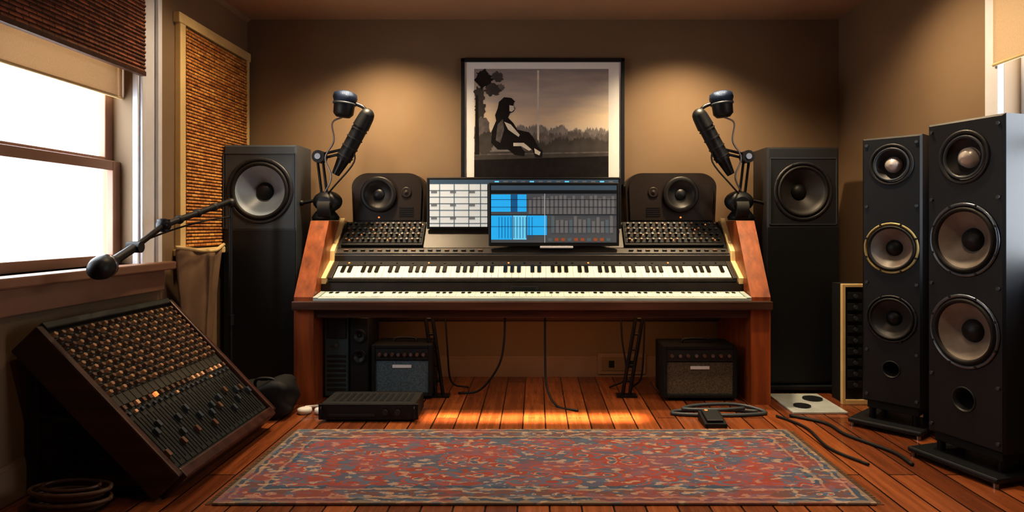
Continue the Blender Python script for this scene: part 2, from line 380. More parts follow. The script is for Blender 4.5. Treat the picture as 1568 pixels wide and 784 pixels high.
# ------------------------------------------------------------ framed picture
b=B('framed_picture')
FX0,FX1,FZ0,FZ1=-.54,.645,1.37,2.31
yw=YB
fw=.026
b.box(FX0,FX1,yw-.035,yw-.001,FZ1-fw,FZ1,M_black,.003); b.box(FX0,FX1,yw-.035,yw-.001,FZ0,FZ0+fw,M_black,.003)
b.box(FX0,FX0+fw,yw-.035,yw-.001,FZ0,FZ1,M_black,.003); b.box(FX1-fw,FX1,yw-.035,yw-.001,FZ0,FZ1,M_black,.003)
b.box(FX0+.02,FX1-.02,yw-.018,yw-.004,FZ0+.02,FZ1-.02,mat('picture_mat_board',c(253,252,248),.5,var=.02))
def sky_art():
    m,nt,N,L,p=newmat('photo_print_sky')
    tc=N.new('ShaderNodeTexCoord'); sp=N.new('ShaderNodeSeparateXYZ'); L.new(tc.outputs['Object'],sp.inputs[0])
    mr=N.new('ShaderNodeMapRange'); mr.inputs[1].default_value=.35; mr.inputs[2].default_value=.87; L.new(sp.outputs['Z'],mr.inputs[0])
    nz=N.new('ShaderNodeTexNoise'); nz.inputs['Scale'].default_value=3; nz.inputs['Detail'].default_value=4; mp=N.new('ShaderNodeMapping'); mp.inputs['Scale'].default_value=(1,1,6)
    L.new(tc.outputs['Object'],mp.inputs[0]); L.new(mp.outputs[0],nz.inputs['Vector'])
    sb=N.new('ShaderNodeMath'); sb.operation='SUBTRACT'; sb.inputs[1].default_value=.5; L.new(nz.outputs['Fac'],sb.inputs[0])
    ad=N.new('ShaderNodeMath'); ad.operation='MULTIPLY_ADD'; ad.inputs[1].default_value=.5; L.new(sb.outputs[0],ad.inputs[0]); L.new(mr.outputs[0],ad.inputs[2])
    r=N.new('ShaderNodeValToRGB'); k=r.color_ramp; k.elements[0].position=.0; k.elements[0].color=c(240,230,218); k.elements[1].position=1.0; k.elements[1].color=c(158,152,152)
    for pz,cc in((.3,c(255,232,200)),(.6,c(216,204,192))):
        q=k.elements.new(pz); q.color=cc
    L.new(ad.outputs[0],r.inputs[0]); L.new(r.outputs[0],p.inputs['Base Color']); p.inputs['Roughness'].default_value=.35; return m
M_ink=mat('print_ink_black',c(38,35,36),.4,var=.3,scale=20); M_ink2=mat('print_ink_gray',c(152,146,142),.4,var=.25,scale=16); M_inkm=mat('print_ink_midgray',c(118,112,110),.4,var=.35,scale=24); M_ink3=mat('print_ink_dark',c(84,80,78),.4,var=.3,scale=9); M_lite=mat('print_ink_light',c(240,232,218),.4)
# art coordinates 0..206 x 0..168 (down) on the print
ax0,ax1,az0,az1=-.445,.53,1.43,2.235
def A(u,v): return (ax0+(ax1-ax0)*u/206,az1-(az1-az0)*v/168)
def art(pts,m,lay):
    y=yw-.019-lay*.0006; b.raw([(A(u,v)[0],y,A(u,v)[1]) for u,v in pts],[list(range(len(pts)))],m)
art([(0,0),(206,0),(206,168),(0,168)],sky_art(),0)
def treeline(u0,base,amp,m,lay,step=1.6):
    tl=[(u0,134)]; u=u0; h=base
    while u<206:
        h+=random.uniform(-3,3); h=max(base-amp,min(base+amp,h)); tl.append((u,h+random.uniform(0,3))); tl.append((u+step*.5,h-random.uniform(0,3))); u+=step
    tl.append((206,134)); art(tl,m,lay)
treeline(0,90,5,M_ink2,1); treeline(60,98,6,M_inkm,1.4); treeline(96,110,6,M_ink3,1.8)
art([(0,126),(206,122),(206,168),(0,168)],M_ink3,2); art([(0,138),(206,132),(206,168),(0,168)],M_ink,3)
art([(0,129),(206,125),(206,127),(0,131)],M_inkm,3.2)
art([(96.5,2),(99.5,2),(99.5,134),(96.5,134)],M_lite,1.5)
def blob(cx,cy,rx,ry,m,lay,n=34,j=.28): art([(cx+rx*(1+random.uniform(-j,j))*math.cos(2*math.pi*i/n),cy+ry*(1+random.uniform(-j,j))*math.sin(2*math.pi*i/n)) for i in range(n)],m,lay)
blob(14,16,13,14,M_ink,4); blob(29,32,12,9,M_ink3,4.2); blob(8,40,8,14,M_ink3,3.8); blob(9,62,8,14,M_ink3,3.9); blob(13,100,12,26,M_inkm,3.7); blob(17,112,14,16,M_ink3,3.8); blob(36,12,9,7,M_ink3,4); blob(40,28,6,5,M_inkm,4.1)
art([(2,40),(6,40),(8,130),(1,130)],M_ink,4.3)
# seated figure silhouette in the print
art([(38,56),(41,48),(47,45),(56,46),(61,51),(60,56),(63,60),(60,65),(55,67),(52,74),(60,82),(66,92),(84,96),(92,106),(98,118),(105,124),(104,134),(94,134),(90,124),(80,114),(70,116),(78,126),(76,132),(62,130),(52,122),(36,122),(26,112),(27,94),(33,80),(38,72),(38,64)],M_ink,5)
art([(38,50),(46,43),(57,44),(63,50),(56,52),(50,56),(48,66),(42,76),(34,80),(32,70),(36,60)],M_ink,5.4)
art([(36,84),(44,76),(46,92),(40,112),(33,108)],M_inkm,5.5)
art([(54,55),(60,56),(62,61),(58,65),(54,64)],M_lite,5.6)
art([(46,80),(56,84),(70,100),(68,103),(52,92)],M_lite,5.6); art([(60,112),(76,112),(88,122),(84,124),(72,117),(60,117)],M_lite,5.6)
art([(92,120),(102,126),(100,131),(93,128)],M_lite,5.6)
b.finish()

# ------------------------------------------------------------ studio desk
PX0,PX1=-1.48,1.44
b=B('studio_desk')
side=[(4.0,0),(4.73,0),(4.73,1.13),(4.30,1.13),(4.0,.66)]
b.prism(side,'x',PX0,PX0+.12,M_desk); b.prism(side,'x',PX1-.12,PX1,M_desk)
IX0,IX1=PX0+.12,PX1-.12
prof=[(3.97,.60),(3.97,.635),(4.14,.66),(4.145,.735),(4.32,.835),(4.33,.90),(4.385,.945),(4.40,.95),(4.56,1.12),(4.73,1.12),(4.73,.60)]
b.prism(prof,'x',IX0,IX1,M_cons)
b.box(PX0,PX1,3.955,3.998,.585,.638,M_deskd,.005)   # front lip
b.box(IX0,IX1,4.02,4.06,.53,.60,M_deskd,.004)
b.box(IX0,IX1,4.68,4.71,.42,.60,M_deskd,.004)
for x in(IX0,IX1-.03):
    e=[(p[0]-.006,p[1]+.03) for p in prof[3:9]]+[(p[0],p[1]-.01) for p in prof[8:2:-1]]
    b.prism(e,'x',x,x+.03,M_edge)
b.box(IX0+.03,IX1-.03,4.335,4.345,.905,.915,M_ring)
for i in range(46):
    x=IX0+.08+i*.056
    if not -.34<x<.6: b.box(x,x+.03,4.36,4.372,.925,.94,M_gray2 if i%4 else M_knobd,.002,rot=Rx(.68))
b.box(-.16,.02,4.134,4.142,.685,.715,M_gray2,.002); b.box(-.14,0,4.131,4.135,.692,.708,M_blackm)   # centre controls
for x,dx in((.66,-.10),(-.72,.08)):
    b.cyl((x,4.2,.60),(x+dx,4.2,.012),.012,M_metal); b.cyl((x+.045,4.2,.60),(x+dx+.045,4.2,.012),.012,M_metal)
    b.box(x+dx-.04,x+dx+.09,4.16,4.24,0,.012,M_metal,.002)
    for k in range(5): z=.1+k*.1; t=1-z/.6; b.cyl((x+dx*t,4.2,z),(x+dx*t+.045,4.2,z),.008,M_metal,seg=8)
b.box(-.75,.75,3.999,4.013,.588,.598,M_lampw,.002); b.box(-1.1,1.1,4.11,4.13,.588,.599,M_lampw,.002)   # front LED bar; rear bar added to brighten the wall below
b.finish()

def keyboard(name,x0,x1,y,z,ang,dep,th,nw,m_case,m_tr,bk=.33,front=.008,kn=24):
    b=B(name,T(0,y,z)@Rx(ang))
    b.box(x0,x1,0,dep,0,th*.7,m_case,.004)
    b.box(x0,x0+.03,0,dep,th*.7,th*1.3,m_case,.004); b.box(x1-.03,x1,0,dep,th*.7,th*1.3,m_case,.004)
    kd=.72 if kn else .93
    b.box(x0+.03,x1-.03,dep*(kd+.02),dep,th*.7,th*1.25,m_tr,.003)
    b.box(x0+.03,x1-.03,0,front,th*.7,th*.95,m_case)
    w=(x1-x0-.07)/nw; kx=x0+.035
    for i in range(nw):
        b.box(kx+i*w+.0007,kx+(i+1)*w-.0007,front+.002,dep*kd,th*.75,th*1.12,M_white,.0015,seg=1)
    for i in range(nw-1):
        if i%7 in(0,1,3,4,5): b.box(kx+(i+1)*w-w*.28,kx+(i+1)*w+w*.28,dep*bk,dep*kd,th*1.1,th*(1.5 if kn else 1.3),M_blk,.002,seg=1)
    for i in range(kn):
        x=x0+.1+i*(x1-x0-.2)/(kn-1); b.cyl((x,dep*.87,th*1.2),(x,dep*.87,th*1.4),.006,M_blk if i%5 else M_led,seg=8)
    b.finish()
s1=math.atan2(.025,.17); s2=math.atan2(.1,.175)
keyboard('synthesizer_keyboard',-1.355,1.315,3.972,.637,s1,.150,.020,66,M_pale,M_pale,bk=.72,front=.04,kn=0)
keyboard('synthesizer_keyboard',-1.32,1.28,4.148,.7395,s2,.195,.026,58,M_cons,M_blackm)

def rack(name,x0,x1,n):
    s3=math.atan2(.17,.16); b=B(name,T(0,4.402,.954)@Rx(s3)); d=.215
    b.box(x0,x1,0,d,0,.02,M_blackm,.004)
    for r in range(4):
        yy=.02+r*.048; b.box(x0+.01,x1-.01,yy,yy+.042,.02,.024,M_blackm,.002)
        for i in range(n):
            x=x0+.035+i*(x1-x0-.07)/(n-1)
            b.cyl((x,yy+.021,.024),(x,yy+.021,.042),.0105,(M_knobd,M_black,M_knobd,M_black,M_black,M_gray)[(i+r)%6],r2=.008,seg=10)
            if (i*3+r)%7==0: b.box(x+.014,x+.020,yy+.016,yy+.023,.024,.028,M_led)
    b.finish()
rack('rack_processor',-1.31,-.76,14); rack('rack_processor',.60,1.27,16)

# studio monitors lying on the shelf
def nearfield(name,x0,x1,cx):
    b=B(name); z0,z1=1.121,1.465; n=10; r=.12; pr=[(x0+.01,z0),(x1-.01,z0)]
    for i in range(n+1):
        t=math.pi/2*i/n; pr.append((x1-r+r*math.cos(t),z1-.10+.10*math.sin(t)))
    for i in range(n+1):
        t=math.pi/2+math.pi/2*i/n; pr.append((x0+r+r*math.cos(t),z1-.10+.10*math.sin(t)))
    b.prism(pr,'y',4.565,4.72,M_nf)
    mx,mz=(x0+x1)/2,(z0+z1)/2
    b.prism([(mx+(u-mx)*.93,mz+(v-mz)*.92) for u,v in pr],'y',4.552,4.565,M_nf)
    o=(cx,4.552,1.315); ax=(0,-1,0)
    b.lathe([(.125,0),(.125,.02),(.118,.028),(.108,.026),(.098,.03),(.09,.022),(.06,.008),(.04,.003)],o,ax,M_conek,40)
    b.lathe([(.04,.003),(.034,.014),(.018,.02),(0,.022)],o,ax,M_black,24)
    tx=cx+(.19 if cx<mx else -.19)
    b.lathe([(.036,0),(.036,.006),(.03,.008),(.02,.002),(.012,.008),(0,.010)],(tx,4.552,1.33),ax,M_nf,24)
    for i in range(5): b.box(tx-.05,tx+.05,4.549,4.553,1.165+i*.014,1.171+i*.014,M_blackm)
    b.cyl((cx,4.552,1.155),(cx,4.542,1.155),.006,M_led,seg=10)
    b.finish()
nearfield('studio_monitor_speaker',-1.285,-.775,-1.09); nearfield('studio_monitor_speaker',.63,1.265,1.01)

# computer monitors
E=lambda n,col,s=.8:mat(n,col,.3,var=.04,emis=s,scale=3)
S_w=E('screen_white',c(196,200,200),.5); S_g=E('screen_gray',c(84,88,94),.35); S_g2=E('screen_midgray',c(112,114,118),.35); S_b=E('screen_blue',c(40,150,210),.8); S_bd=E('screen_blue_dark',c(22,84,130),.7); S_h=E('screen_header',c(64,82,98),.5); S_o=E('screen_orange',c(150,84,50),.4); S_k=E('screen_dark',c(30,34,38),.3); S_l=E('screen_line',c(90,104,112),.4); S_lb=E('screen_lightblue',c(100,184,220),.7)
def mon(name,x0,x1,y,z0,z1,standtop):
    b=B(name); b.box(x0,x1,y,y+.03,z0,z1,M_black,.006)
    b.box((x0+x1)/2-.2,(x0+x1)/2+.2,y+.03,y+.05,z0+.06,z1-.08,M_blackm,.01)
    return b
b=mon('computer_monitor',-.746,.588,4.475,1.075,1.43,0)
X0,X1,Z0,Z1=-.725,.567,1.09,1.412; y=4.4745
def q(b,x0,x1,z0,z1,y,m): b.box(x0,x1,y-.001,y+.001,z0,z1,m)
q(b,X0,X1,Z0,Z1,y,S_k); q(b,X0,-.33,Z0,Z1-.02,y-.001,S_w); q(b,X0,X1,Z1-.03,Z1,y-.0015,S_h)
for i in range(6): q(b,X0,-.33,Z0+.045*i+.02,Z0+.045*i+.026,y-.002,S_l)
for x in(-.66,-.56,-.46,-.38): q(b,x,x+.006,Z0,Z1-.03,y-.002,S_l)
for i in range(9): q(b,X0+.01+(i%3)*.13,X0+.05+(i%3)*.13,Z0+.05+(i//3)*.09,Z0+.065+(i//3)*.09,y-.0025,S_g2)
for i in range(14): q(b,-.28+i*.06,-.25+i*.06,Z1-.018,Z1-.008,y-.0025,S_lb if i%4==0 else S_g2)
b.box(-.14,.0,4.49,4.53,1.122,1.30,M_black,.005); b.box(-.2,.06,4.565,4.70,1.121,1.13,M_black,.003); b.box(-.14,0,4.52,4.60,1.13,1.2,M_black,.004)
b.finish()
b=mon('computer_monitor',-.313,.557,4.345,.962,1.385,0)
X0,X1,Z0,Z1=-.295,.539,.985,1.365; y=4.3445
q(b,X0,X1,Z0,Z1,y,S_g); q(b,X0,X1,Z1-.03,Z1,y-.001,S_h); q(b,X0,X1,Z1-.055,Z1-.032,y-.001,S_k)
q(b,X0,X0+.13,1.19,Z1-.06,y-.0012,S_b); q(b,X0+.135,X0+.17,1.19,Z1-.06,y-.0012,S_bd); q(b,X0+.175,X0+.235,1.19,Z1-.06,y-.0012,S_b)
q(b,X0,X0+.14,Z0+.02,1.165,y-.0012,S_b); q(b,X0+.145,X0+.235,Z0+.02,1.165,y-.0012,S_lb); q(b,X0+.24,X0+.37,Z0+.05,1.165,y-.0012,S_b)
for i in range(12): q(b,X0+.05+i*.02,X0+.054+i*.02,Z0+.03,1.155,y-.002,S_bd)
for i in range(20): q(b,X0+.25+i*.029,X0+.268+i*.029,1.175,Z1-.065-random.uniform(0,.03),y-.0012,S_g2)
for i in range(14): q(b,X0+.40+i*.03,X0+.42+i*.03,1.05,1.165-random.uniform(0,.04),y-.0014,S_g2 if i%4 else S_l)
for i in range(10): q(b,X0+.38+i*.043,X0+.405+i*.043,Z0+.01,Z0+.03,y-.0014,S_o if i%3 else S_l)
q(b,X0,X1,1.168,1.172,y-.002,S_k)
for v in(1.22,1.27,1.09): q(b,X0,X1,v,v+.003,y-.002,S_k)
q(b,X0+.355,X0+.358,Z0,Z1-.055,y-.0022,S_w)
b.box(.03,.25,4.335,4.36,.948,.962,M_paper,.003)
b.finish()

# ------------------------------------------------------------ tower speakers
def tower(name,x0,x1,z1,cx,cz,R,mb,mp,mc,mr):
    b=B(name); b.cabinet(x0,x1,4.3,4.58,.05,z1,[(cx,cz,R)],mb,mb,.012)
    b.driver(cx,4.3,cz,R*.93,mr,mc,M_black,cap=.3,depth=.42,rw=.1,screws=8)
    s=R*1.13
    for (a,bb,d,e) in((cx-s,cx+s,cz+s,cz+s+.006),(cx-s,cx+s,cz-s-.006,cz-s),(cx-s-.006,cx-s,cz-s,cz+s),(cx+s,cx+s+.006,cz-s,cz+s)):
        b.box(max(a,x0+.006),min(bb,x1-.006),4.294,4.302,d,e,mp)
    b.box(x0+.004,x1-.004,4.296,4.303,.07,cz-s-.02,M_black,.002)
    b.box(x0-.02 if x0>0 else x0,x1+.02,4.27,4.62,.02,.05,M_black,.006)
    for x in(x0+.04,x1-.04):
        for y in(4.31,4.56): b.cyl((x,y,0),(x,y,.03),.014,M_steel,r2=.02,seg=12)
    b.finish()
tower('floor_standing_speaker',-2.055,-1.575,1.63,-1.815,1.328,.215,M_gray,M_gray,M_coneg,M_gray2)
tower('floor_standing_speaker',1.527,2.0,1.615,1.762,1.324,.19,M_gray2,M_gray,M_coned,M_gray2)

def angled(name,P1,P2,depth,z0,z1,drv,port):
    u=(Vector(P2)-Vector(P1)); w=u.length; a=math.atan2(u.y,u.x)
    b=B(name,T(P1[0],P1[1],0)@Rz(a)); cx=w/2
    holes=[(cx,d[0],d[1]) for d in drv]+[(cx,port[0],port[1])]
    b.cabinet(0,w,0,depth,z0,z1,holes,M_black,M_black,.01)
    for z,R,ring,cone,kind in drv:
        if kind=='t':
            b.lathe([(R*1.06,0),(R*1.06,.006),(R*.98,.008),(R*.9,0),(R*.6,-.03),(R*.42,-.04)],(cx,0,z),(0,-1,0),ring,40)
            b.lathe([(R*.42,-.04),(R*.36,-.015),(R*.2,.0),(0,.006)],(cx,0,z),(0,-1,0),M_dome,32)
            b.lathe([(R*.86,.004),(R*.80,.010),(R*.74,.0)],(cx,0,z),(0,-1,0),M_gray,40)
        else: b.driver(cx,0,z,R*.92,ring,cone,M_black,cap=.34,depth=.38,rw=.08,screws=8)
    z,R=port; b.lathe([(R*1.15,0),(R*1.12,.006),(R,.002),(R*.8,-.03),(R*.75,-.1),(0,-.1)],(cx,0,z),(0,-1,0),M_gray2,32)
    for z in(z0+.04,z1-.04,(drv[0][0]+drv[1][0])/2,(drv[1][0]+drv[2][0])/2,drv[2][0]-drv[2][1]-.05):
        for x in(.025,w-.025): b.cyl((x,0,z),(x,-.008,z),.008,M_gray,seg=10)
    b.box(.02,w-.02,.02,depth-.02,z0-.04,z0,M_blackm,.004)
    b.box(-.05,w+.02,-.07,depth+.0,.02,.045,M_black,.008)
    for x in(.04,w-.04):
        for y in(.04,depth-.03): b.cyl((x,y,.04),(x,y,z0-.03),.018,M_metal,seg=12)
    for x in(-.03,w):
        for y in(-.05,depth-.03): b.cyl((x,y,0),(x,y,.025),.012,M_steel,seg=10)
    b.finish()
angled('floor_standing_speaker',(1.80,3.60),(2.0,3.38),.24,.14,1.575,
  [(1.425,.105,M_gray2,M_coned,'t'),(.978,.138,M_ringy,M_conet,'w'),(.60,.128,M_gray2,M_coned,'w')],(.33,.04))
angled('floor_standing_speaker',(1.86,3.10),(1.975,2.75),.20,.13,1.575,
  [(1.405,.115,M_gray2,M_coned,'t'),(1.035,.168,M_ring,M_conet,'w'),(.625,.168,M_ring,M_conet,'w')],(.32,.05))

# narrow framed rack by the wall
b=B('power_conditioner_rack')
x0,x1,y0r,y1r=1.88,2.04,4.0,4.2
for (p,q0,r0,s0) in((x0,x0+.02,0,.74),(x1-.02,x1,0,.74),(x0+.02,x1-.02,.72,.74),(x0+.02,x1-.02,0,.03)): b.box(p,q0,y0r,y0r+.03,r0,s0,M_cream,.003)
b.box(x0+.022,x1-.005,y0r+.02,y1r-.01,.0,.735,M_blackm)
for i in range(9):
    z=.10+i*.068; b.box(x0+.035,x1-.035,y0r+.005,y0r+.02,z,z+.045,M_gray2,.003)
    b.cyl(((x0+x1)/2,y0r+.005,z+.022),((x0+x1)/2,y0r-.008,z+.022),.012,M_gray,seg=12)
b.finish()

# ------------------------------------------------------------ microphones on arms
def mic_arm(name,mir):
    s=-1 if mir else 1
    X=(lambda x:-x-.03) if mir else (lambda x:x)
    b=B(name); y=4.42
    b.lathe([(.0,0),(.085,0),(.09,.02),(.07,.05),(.05,.07),(.045,.12),(0,.125)],(X(-1.42),y,1.135),(0,0,1),M_black,28)
    b.sph((X(-1.40),y-.02,1.26),.085,M_black,(1.15,.9,.85))
    b.cyl((X(-1.40),y-.10,1.24),(X(-1.40),y+.05,1.24),.05,M_metal)
    b.cyl((X(-1.44),y-.05,1.21),(X(-1.36),y-.05,1.21),.07,M_blackm)
    b.cyl((X(-1.47),y-.03,1.27),(X(-1.56),y-.04,1.25),.012,M_metal,seg=10); b.sph((X(-1.57),y-.04,1.25),.02,M_black)
    e=(X(-1.45),y-.03,1.56)
    for o in(-.018,.018):
        b.cyl((X(-1.42)+o,y-.02,1.29),(e[0]+o,e[1],e[2]),.009,M_metal,seg=10)
    b.cyl((e[0],e[1]-.04,e[2]),(e[0],e[1]+.04,e[2]),.042,M_black); b.cyl((e[0],e[1]-.05,e[2]),(e[0],e[1]-.04,e[2]),.02,M_steel)
    j=(X(-1.27),y-.05,1.60)
    for o in(-.014,.014): b.cyl((e[0],e[1],e[2]+o),(j[0],j[1],j[2]+o),.009,M_metal,seg=10)
    p0=Vector((X(-1.335),y-.06,1.44)); p1=Vector((X(-1.12),y-.08,1.83)); d=(p1-p0)
    b.cyl(p0,p0+d*.25,.026,M_metal,r2=.042); b.cyl(p0+d*.25,p0+d*.8,.05,M_black,seg=20)
    for t in(.3,.45,.6,.75): b.cyl(p0+d*t,p0+d*(t+.02),.055,M_gray2,seg=20)
    b.cyl(p0+d*.8,p1,.056,M_black,r2=.05,seg=20); b.sph(p1,.048,M_black)
    b.sph(j,.035,M_metal)
    cc=Vector((X(-1.27),y-.08,1.90)); ax=Vector((s*.12,0,1)).normalized()
    b.lathe([(0,-.085),(.045,-.082),(.065,-.06),(.068,0)],cc,ax,M_black,28); b.lathe([(.068,0),(.076,.002),(.076,.014),(.070,.016)],cc,ax,M_gray,28)
    b.lathe([(.070,.016),(.080,.045),(.074,.075),(.045,.09),(0,.094)],cc,ax,M_blue,28)
    b.tube([p1,(p1.x-s*.02,p1.y,p1.z+.05),(cc.x+s*.07,cc.y,cc.z+.01)],.012,M_metal)
    b.tube([cc-ax*.08,(X(-1.35),y-.08,1.78),(X(-1.34),y-.08,1.66),(X(-1.40),y-.07,1.55),(X(-1.36),y-.07,1.42),(X(-1.42),y-.05,1.30)],.006,M_steel)
    b.tube([p0+d*.5,(X(-1.20)+s*.0,y-.1,1.52),(X(-1.33),y-.1,1.36),(X(-1.40),y-.05,1.30)],.006,M_rub)
    b.finish()
mic_arm('boom_arm_microphone',False); mic_arm('boom_arm_microphone',True)

# boom stand microphone over the mixer
b=B('microphone_stand'); sx,sy=-1.835,3.93
b.cyl((sx,sy,.06),(sx,sy,1.22),.012,M_black); b.cyl((sx,sy,.5),(sx,sy,.56),.02,M_black)
for k in range(3):
    t=k*2*math.pi/3+.5; b.cyl((sx,sy,.14),(sx+.17*math.cos(t),sy+.17*math.sin(t),.012),.009,M_black,seg=10); b.sph((sx+.17*math.cos(t),sy+.17*math.sin(t),.014),.014,M_rub)
P=[Vector((sx+.0,sy+.02,1.25)),Vector((-1.88,3.3,1.10)),Vector((-1.84,3.00,1.0)),Vector((-1.82,2.80,.94))]
b.sph((sx,sy,1.235),.03,M_black)
b.cyl(P[0],P[1],.016,M_black); b.cyl(P[1]-Vector((0,0,.03)),P[1]+Vector((0,0,.03)),.03,M_black); b.sph(P[1],.036,M_metal)
b.cyl(P[1],P[2],.014,M_metal); b.cyl(P[2]-Vector((.03,0,0)),P[2]+Vector((.03,0,0)),.026,M_black); b.cyl(P[2],P[3],.02,M_black)
dd=(P[3]-P[2]).normalized(); m0=P[3]; dv=(dd+Vector((.12,0,.12))).normalized()
b.lathe([(0,-.06),(.02,-.055),(.028,0),(.034,.05),(.046,.06),(.05,.10),(.04,.14),(.015,.155),(0,.157)],m0,dv,M_black,24)
b.lathe([(.047,.058),(.052,.062),(.047,.068)],m0,dv,M_steel,24)
for t in(.3,.55,.8): pp=P[0].lerp(P[1],t); b.sph(pp,.024,M_rub)
b.tube([P[3],(-1.86,2.92,.93),(-1.93,3.1,.99),(-1.91,3.35,1.06),(-1.87,3.65,1.12),(sx,sy-.02,1.15)],.005,M_rub)
b.finish()

# ------------------------------------------------------------ mixing console
lo=Vector((-1.43,2.62,.098)); hi=Vector((-1.985,2.62,.68)); sv=(hi-lo); L_=sv.length; sv.normalize(); av=Vector((0,1,0)); nv_=av.cross(sv)
Mx=Matrix(((av.x,sv.x,nv_.x,lo.x),(av.y,sv.y,nv_.y,lo.y),(av.z,sv.z,nv_.z,lo.z),(0,0,0,1)))
b=B('mixing_console',Mx); W=.90
b.box(0,W,0,L_,-.12,-.004,M_mixp2,.004)
b.box(.005,W-.005,.03,L_*.45,-.01,0,M_mixp2); b.box(.005,W-.005,L_*.46,L_-.01,-.01,.001,M_mixp)
for x in(-.035,W): b.box(x,x+.035,-.01,L_+.01,-.125,.02,M_mixw,.008)
b.box(0,W,-.03,.02,-.12,.02,M_mixw,.008); b.box(0,W,L_-.015,L_+.02,-.12,.025,M_mixp2,.006)
n=20
for i in range(n):
    x=.03+i*(W-.06)/(n-1)
    if i<n-1: b.box(x+.0215,x+.0225,.03,L_-.03,0,.003,M_blackm)
    for r in range(11):
        yy=L_-.04-r*.0325; mm=(M_knob,M_knobd,M_knobd,M_knobd,M_knob)[(i*2+r*3)%5]
        b.box(x-.015,x+.015,yy-.017,yy-.0125,0,.004,M_blackm)
        b.cyl((x,yy,.0),(x,yy,.018),.0115,mm,r2=.009,seg=10)
    yy=L_*.44; b.box(x-.009,x+.009,yy-.010,yy+.010,0,.012,(M_led if i in(5,) else (M_cap if 12<=i<19 and i!=15 or i==2 else M_knobd)))
    b.box(x-.008,x+.008,yy-.04,yy-.026,0,.01,M_cap if i%7==1 else M_gray,.001)
    b.box(x-.003,x+.003,.05,L_*.36,0,.002,M_blk)
    fy=.08+random.uniform(0,.16); b.box(x-.010,x+.010,fy,fy+.032,0,.018,M_gray if i%3 else M_knobd,.002)
    for k in range(7): b.box(x+.010,x+.014,.06+k*.034,.0615+k*.034,0,.002,M_steel)
b.M=Matrix.Identity(4)
for y in(2.66,3.46):
    b.cyl((-2.03,y,.01),(-2.03,y,.62),.018,M_metal); b.cyl((-2.03,y,.02),(-1.56,y,.02),.018,M_metal); b.cyl((-2.03,y,.33),(-1.72,y,.28),.014,M_metal)
b.cyl((-2.03,2.66,.3),(-2.03,3.46,.3),.016,M_metal); b.cyl((-2.03,2.66,.55),(-2.03,3.46,.05),.012,M_steel)
b.finish()
b=B('cable_coil')
for k in range(9):
    r=.11+.014*(k%4); b.tube([(-1.80+r*math.cos(t*.6283),2.53+r*.5*math.sin(t*.6283),.012+.010*k) for t in range(11)],.008,M_knobd if k%2 else M_deskd,res=4)
b.finish()

# ------------------------------------------------------------ things under / around desk
def amp(name,x0,x1,y0,y1,z1,grille,edge):
    b=B(name); z0=.02
    b.box(x0,x1,y0+.02,y1,z0,z1,M_blackm,.008); t=.022
    b.box(x0,x0+t,y0,y0+.03,z0,z1,edge,.004); b.box(x1-t,x1,y0,y0+.03,z0,z1,edge,.004); b.box(x0+t,x1-t,y0,y0+.03,z1-t,z1,edge,.004); b.box(x0+t,x1-t,y0,y0+.03,z0,z0+t,edge,.004)
    zp=z1-t-.075; b.box(x0+t,x1-t,y0+.006,y0+.022,zp,z1-t,M_gray2,.002); b.box(x0+t,x1-t,y0+.012,y0+.022,z0+t,zp-.006,grille,.002)
    n=8
    for i in range(n):
        x=x0+t+.03+i*(x1-x0-2*t-.06)/(n-1); b.cyl((x,y0+.006,zp+.037),(x,y0-.012,zp+.037),.011,M_steel if i%2 else M_knobd,seg=12)
    b.box((x0+x1)/2-.06,(x0+x1)/2+.06,y0+.008,y0+.012,zp-.05,zp-.03,M_paper,.001)
    b.tube([(x0+(x1-x0)*.3,y0+.12,z1),(x0+(x1-x0)*.35,y0+.12,z1+.025),(x0+(x1-x0)*.65,y0+.12,z1+.025),(x0+(x1-x0)*.7,y0+.12,z1)],.008,M_rub)
    for x in(x0+.04,x1-.04):
        for y in(y0+.05,y1-.04): b.cyl((x,y,0),(x,y,.022),.014,M_rub,seg=10)
    b.finish()
amp('guitar_amplifier',-1.035,-.655,4.12,4.38,.345,M_clothb,M_blackm)
amp('guitar_amplifier',.80,1.26,4.08,4.36,.345,M_cloth,M_blackm)
b=B('computer_tower'); x0,x1=-1.345,-1.19
b.box(x0,x1,4.16,4.56,.01,.52,M_teal,.008); b.box(x0+.015,x1-.015,4.152,4.162,.38,.50,M_gray2,.003)
for i in range(8): b.box(x0+.02,x1-.02,4.154,4.162,.05+i*.03,.062+i*.03,M_gray2)
b.cyl(((x0+x1)/2,4.155,.34),((x0+x1)/2,4.145,.34),.012,M_steel)
for x in(x0+.03,x1-.03):
    for y in(4.2,4.5): b.cyl((x,y,0),(x,y,.012),.015,M_rub,seg=10)
b.finish()
b=B('subwoofer_column'); b.cabinet(-1.175,-1.055,4.13,4.4,.0,.52,[(-1.115,.40,.045),(-1.115,.27,.045)],M_blackm,M_blackm)
for z in(.40,.27): b.driver(-1.115,4.13,z,.041,M_gray2,M_coned,M_black)
b.finish()
b=B('rackmount_power_amplifier'); b.box(-1.20,-.67,3.66,3.92,.010,.105,M_blackm,.006); b.box(-1.215,-.655,3.652,3.664,.012,.100,M_black,.003)
b.box(-1.16,-.90,3.648,3.654,.03,.045,M_gray2,.001)
for x in(-.84,-.77): b.cyl((x,3.652,.055),(x,3.638,.055),.016,M_gray2,seg=16)
for x in(-1.195,-.675): b.tube([(x,3.655,.03),(x,3.63,.035),(x,3.63,.08),(x,3.655,.085)],.005,M_metal)
for i in range(12): b.box(-1.15+i*.038,-1.13+i*.038,3.70,3.86,.105,.107,M_black)
for x in(-1.16,-.71):
    for y in(3.69,3.89): b.cyl((x,y,0),(x,y,.012),.014,M_rub,seg=8)
b.finish()
b=B('headphones'); hx,hy=-1.30,3.82
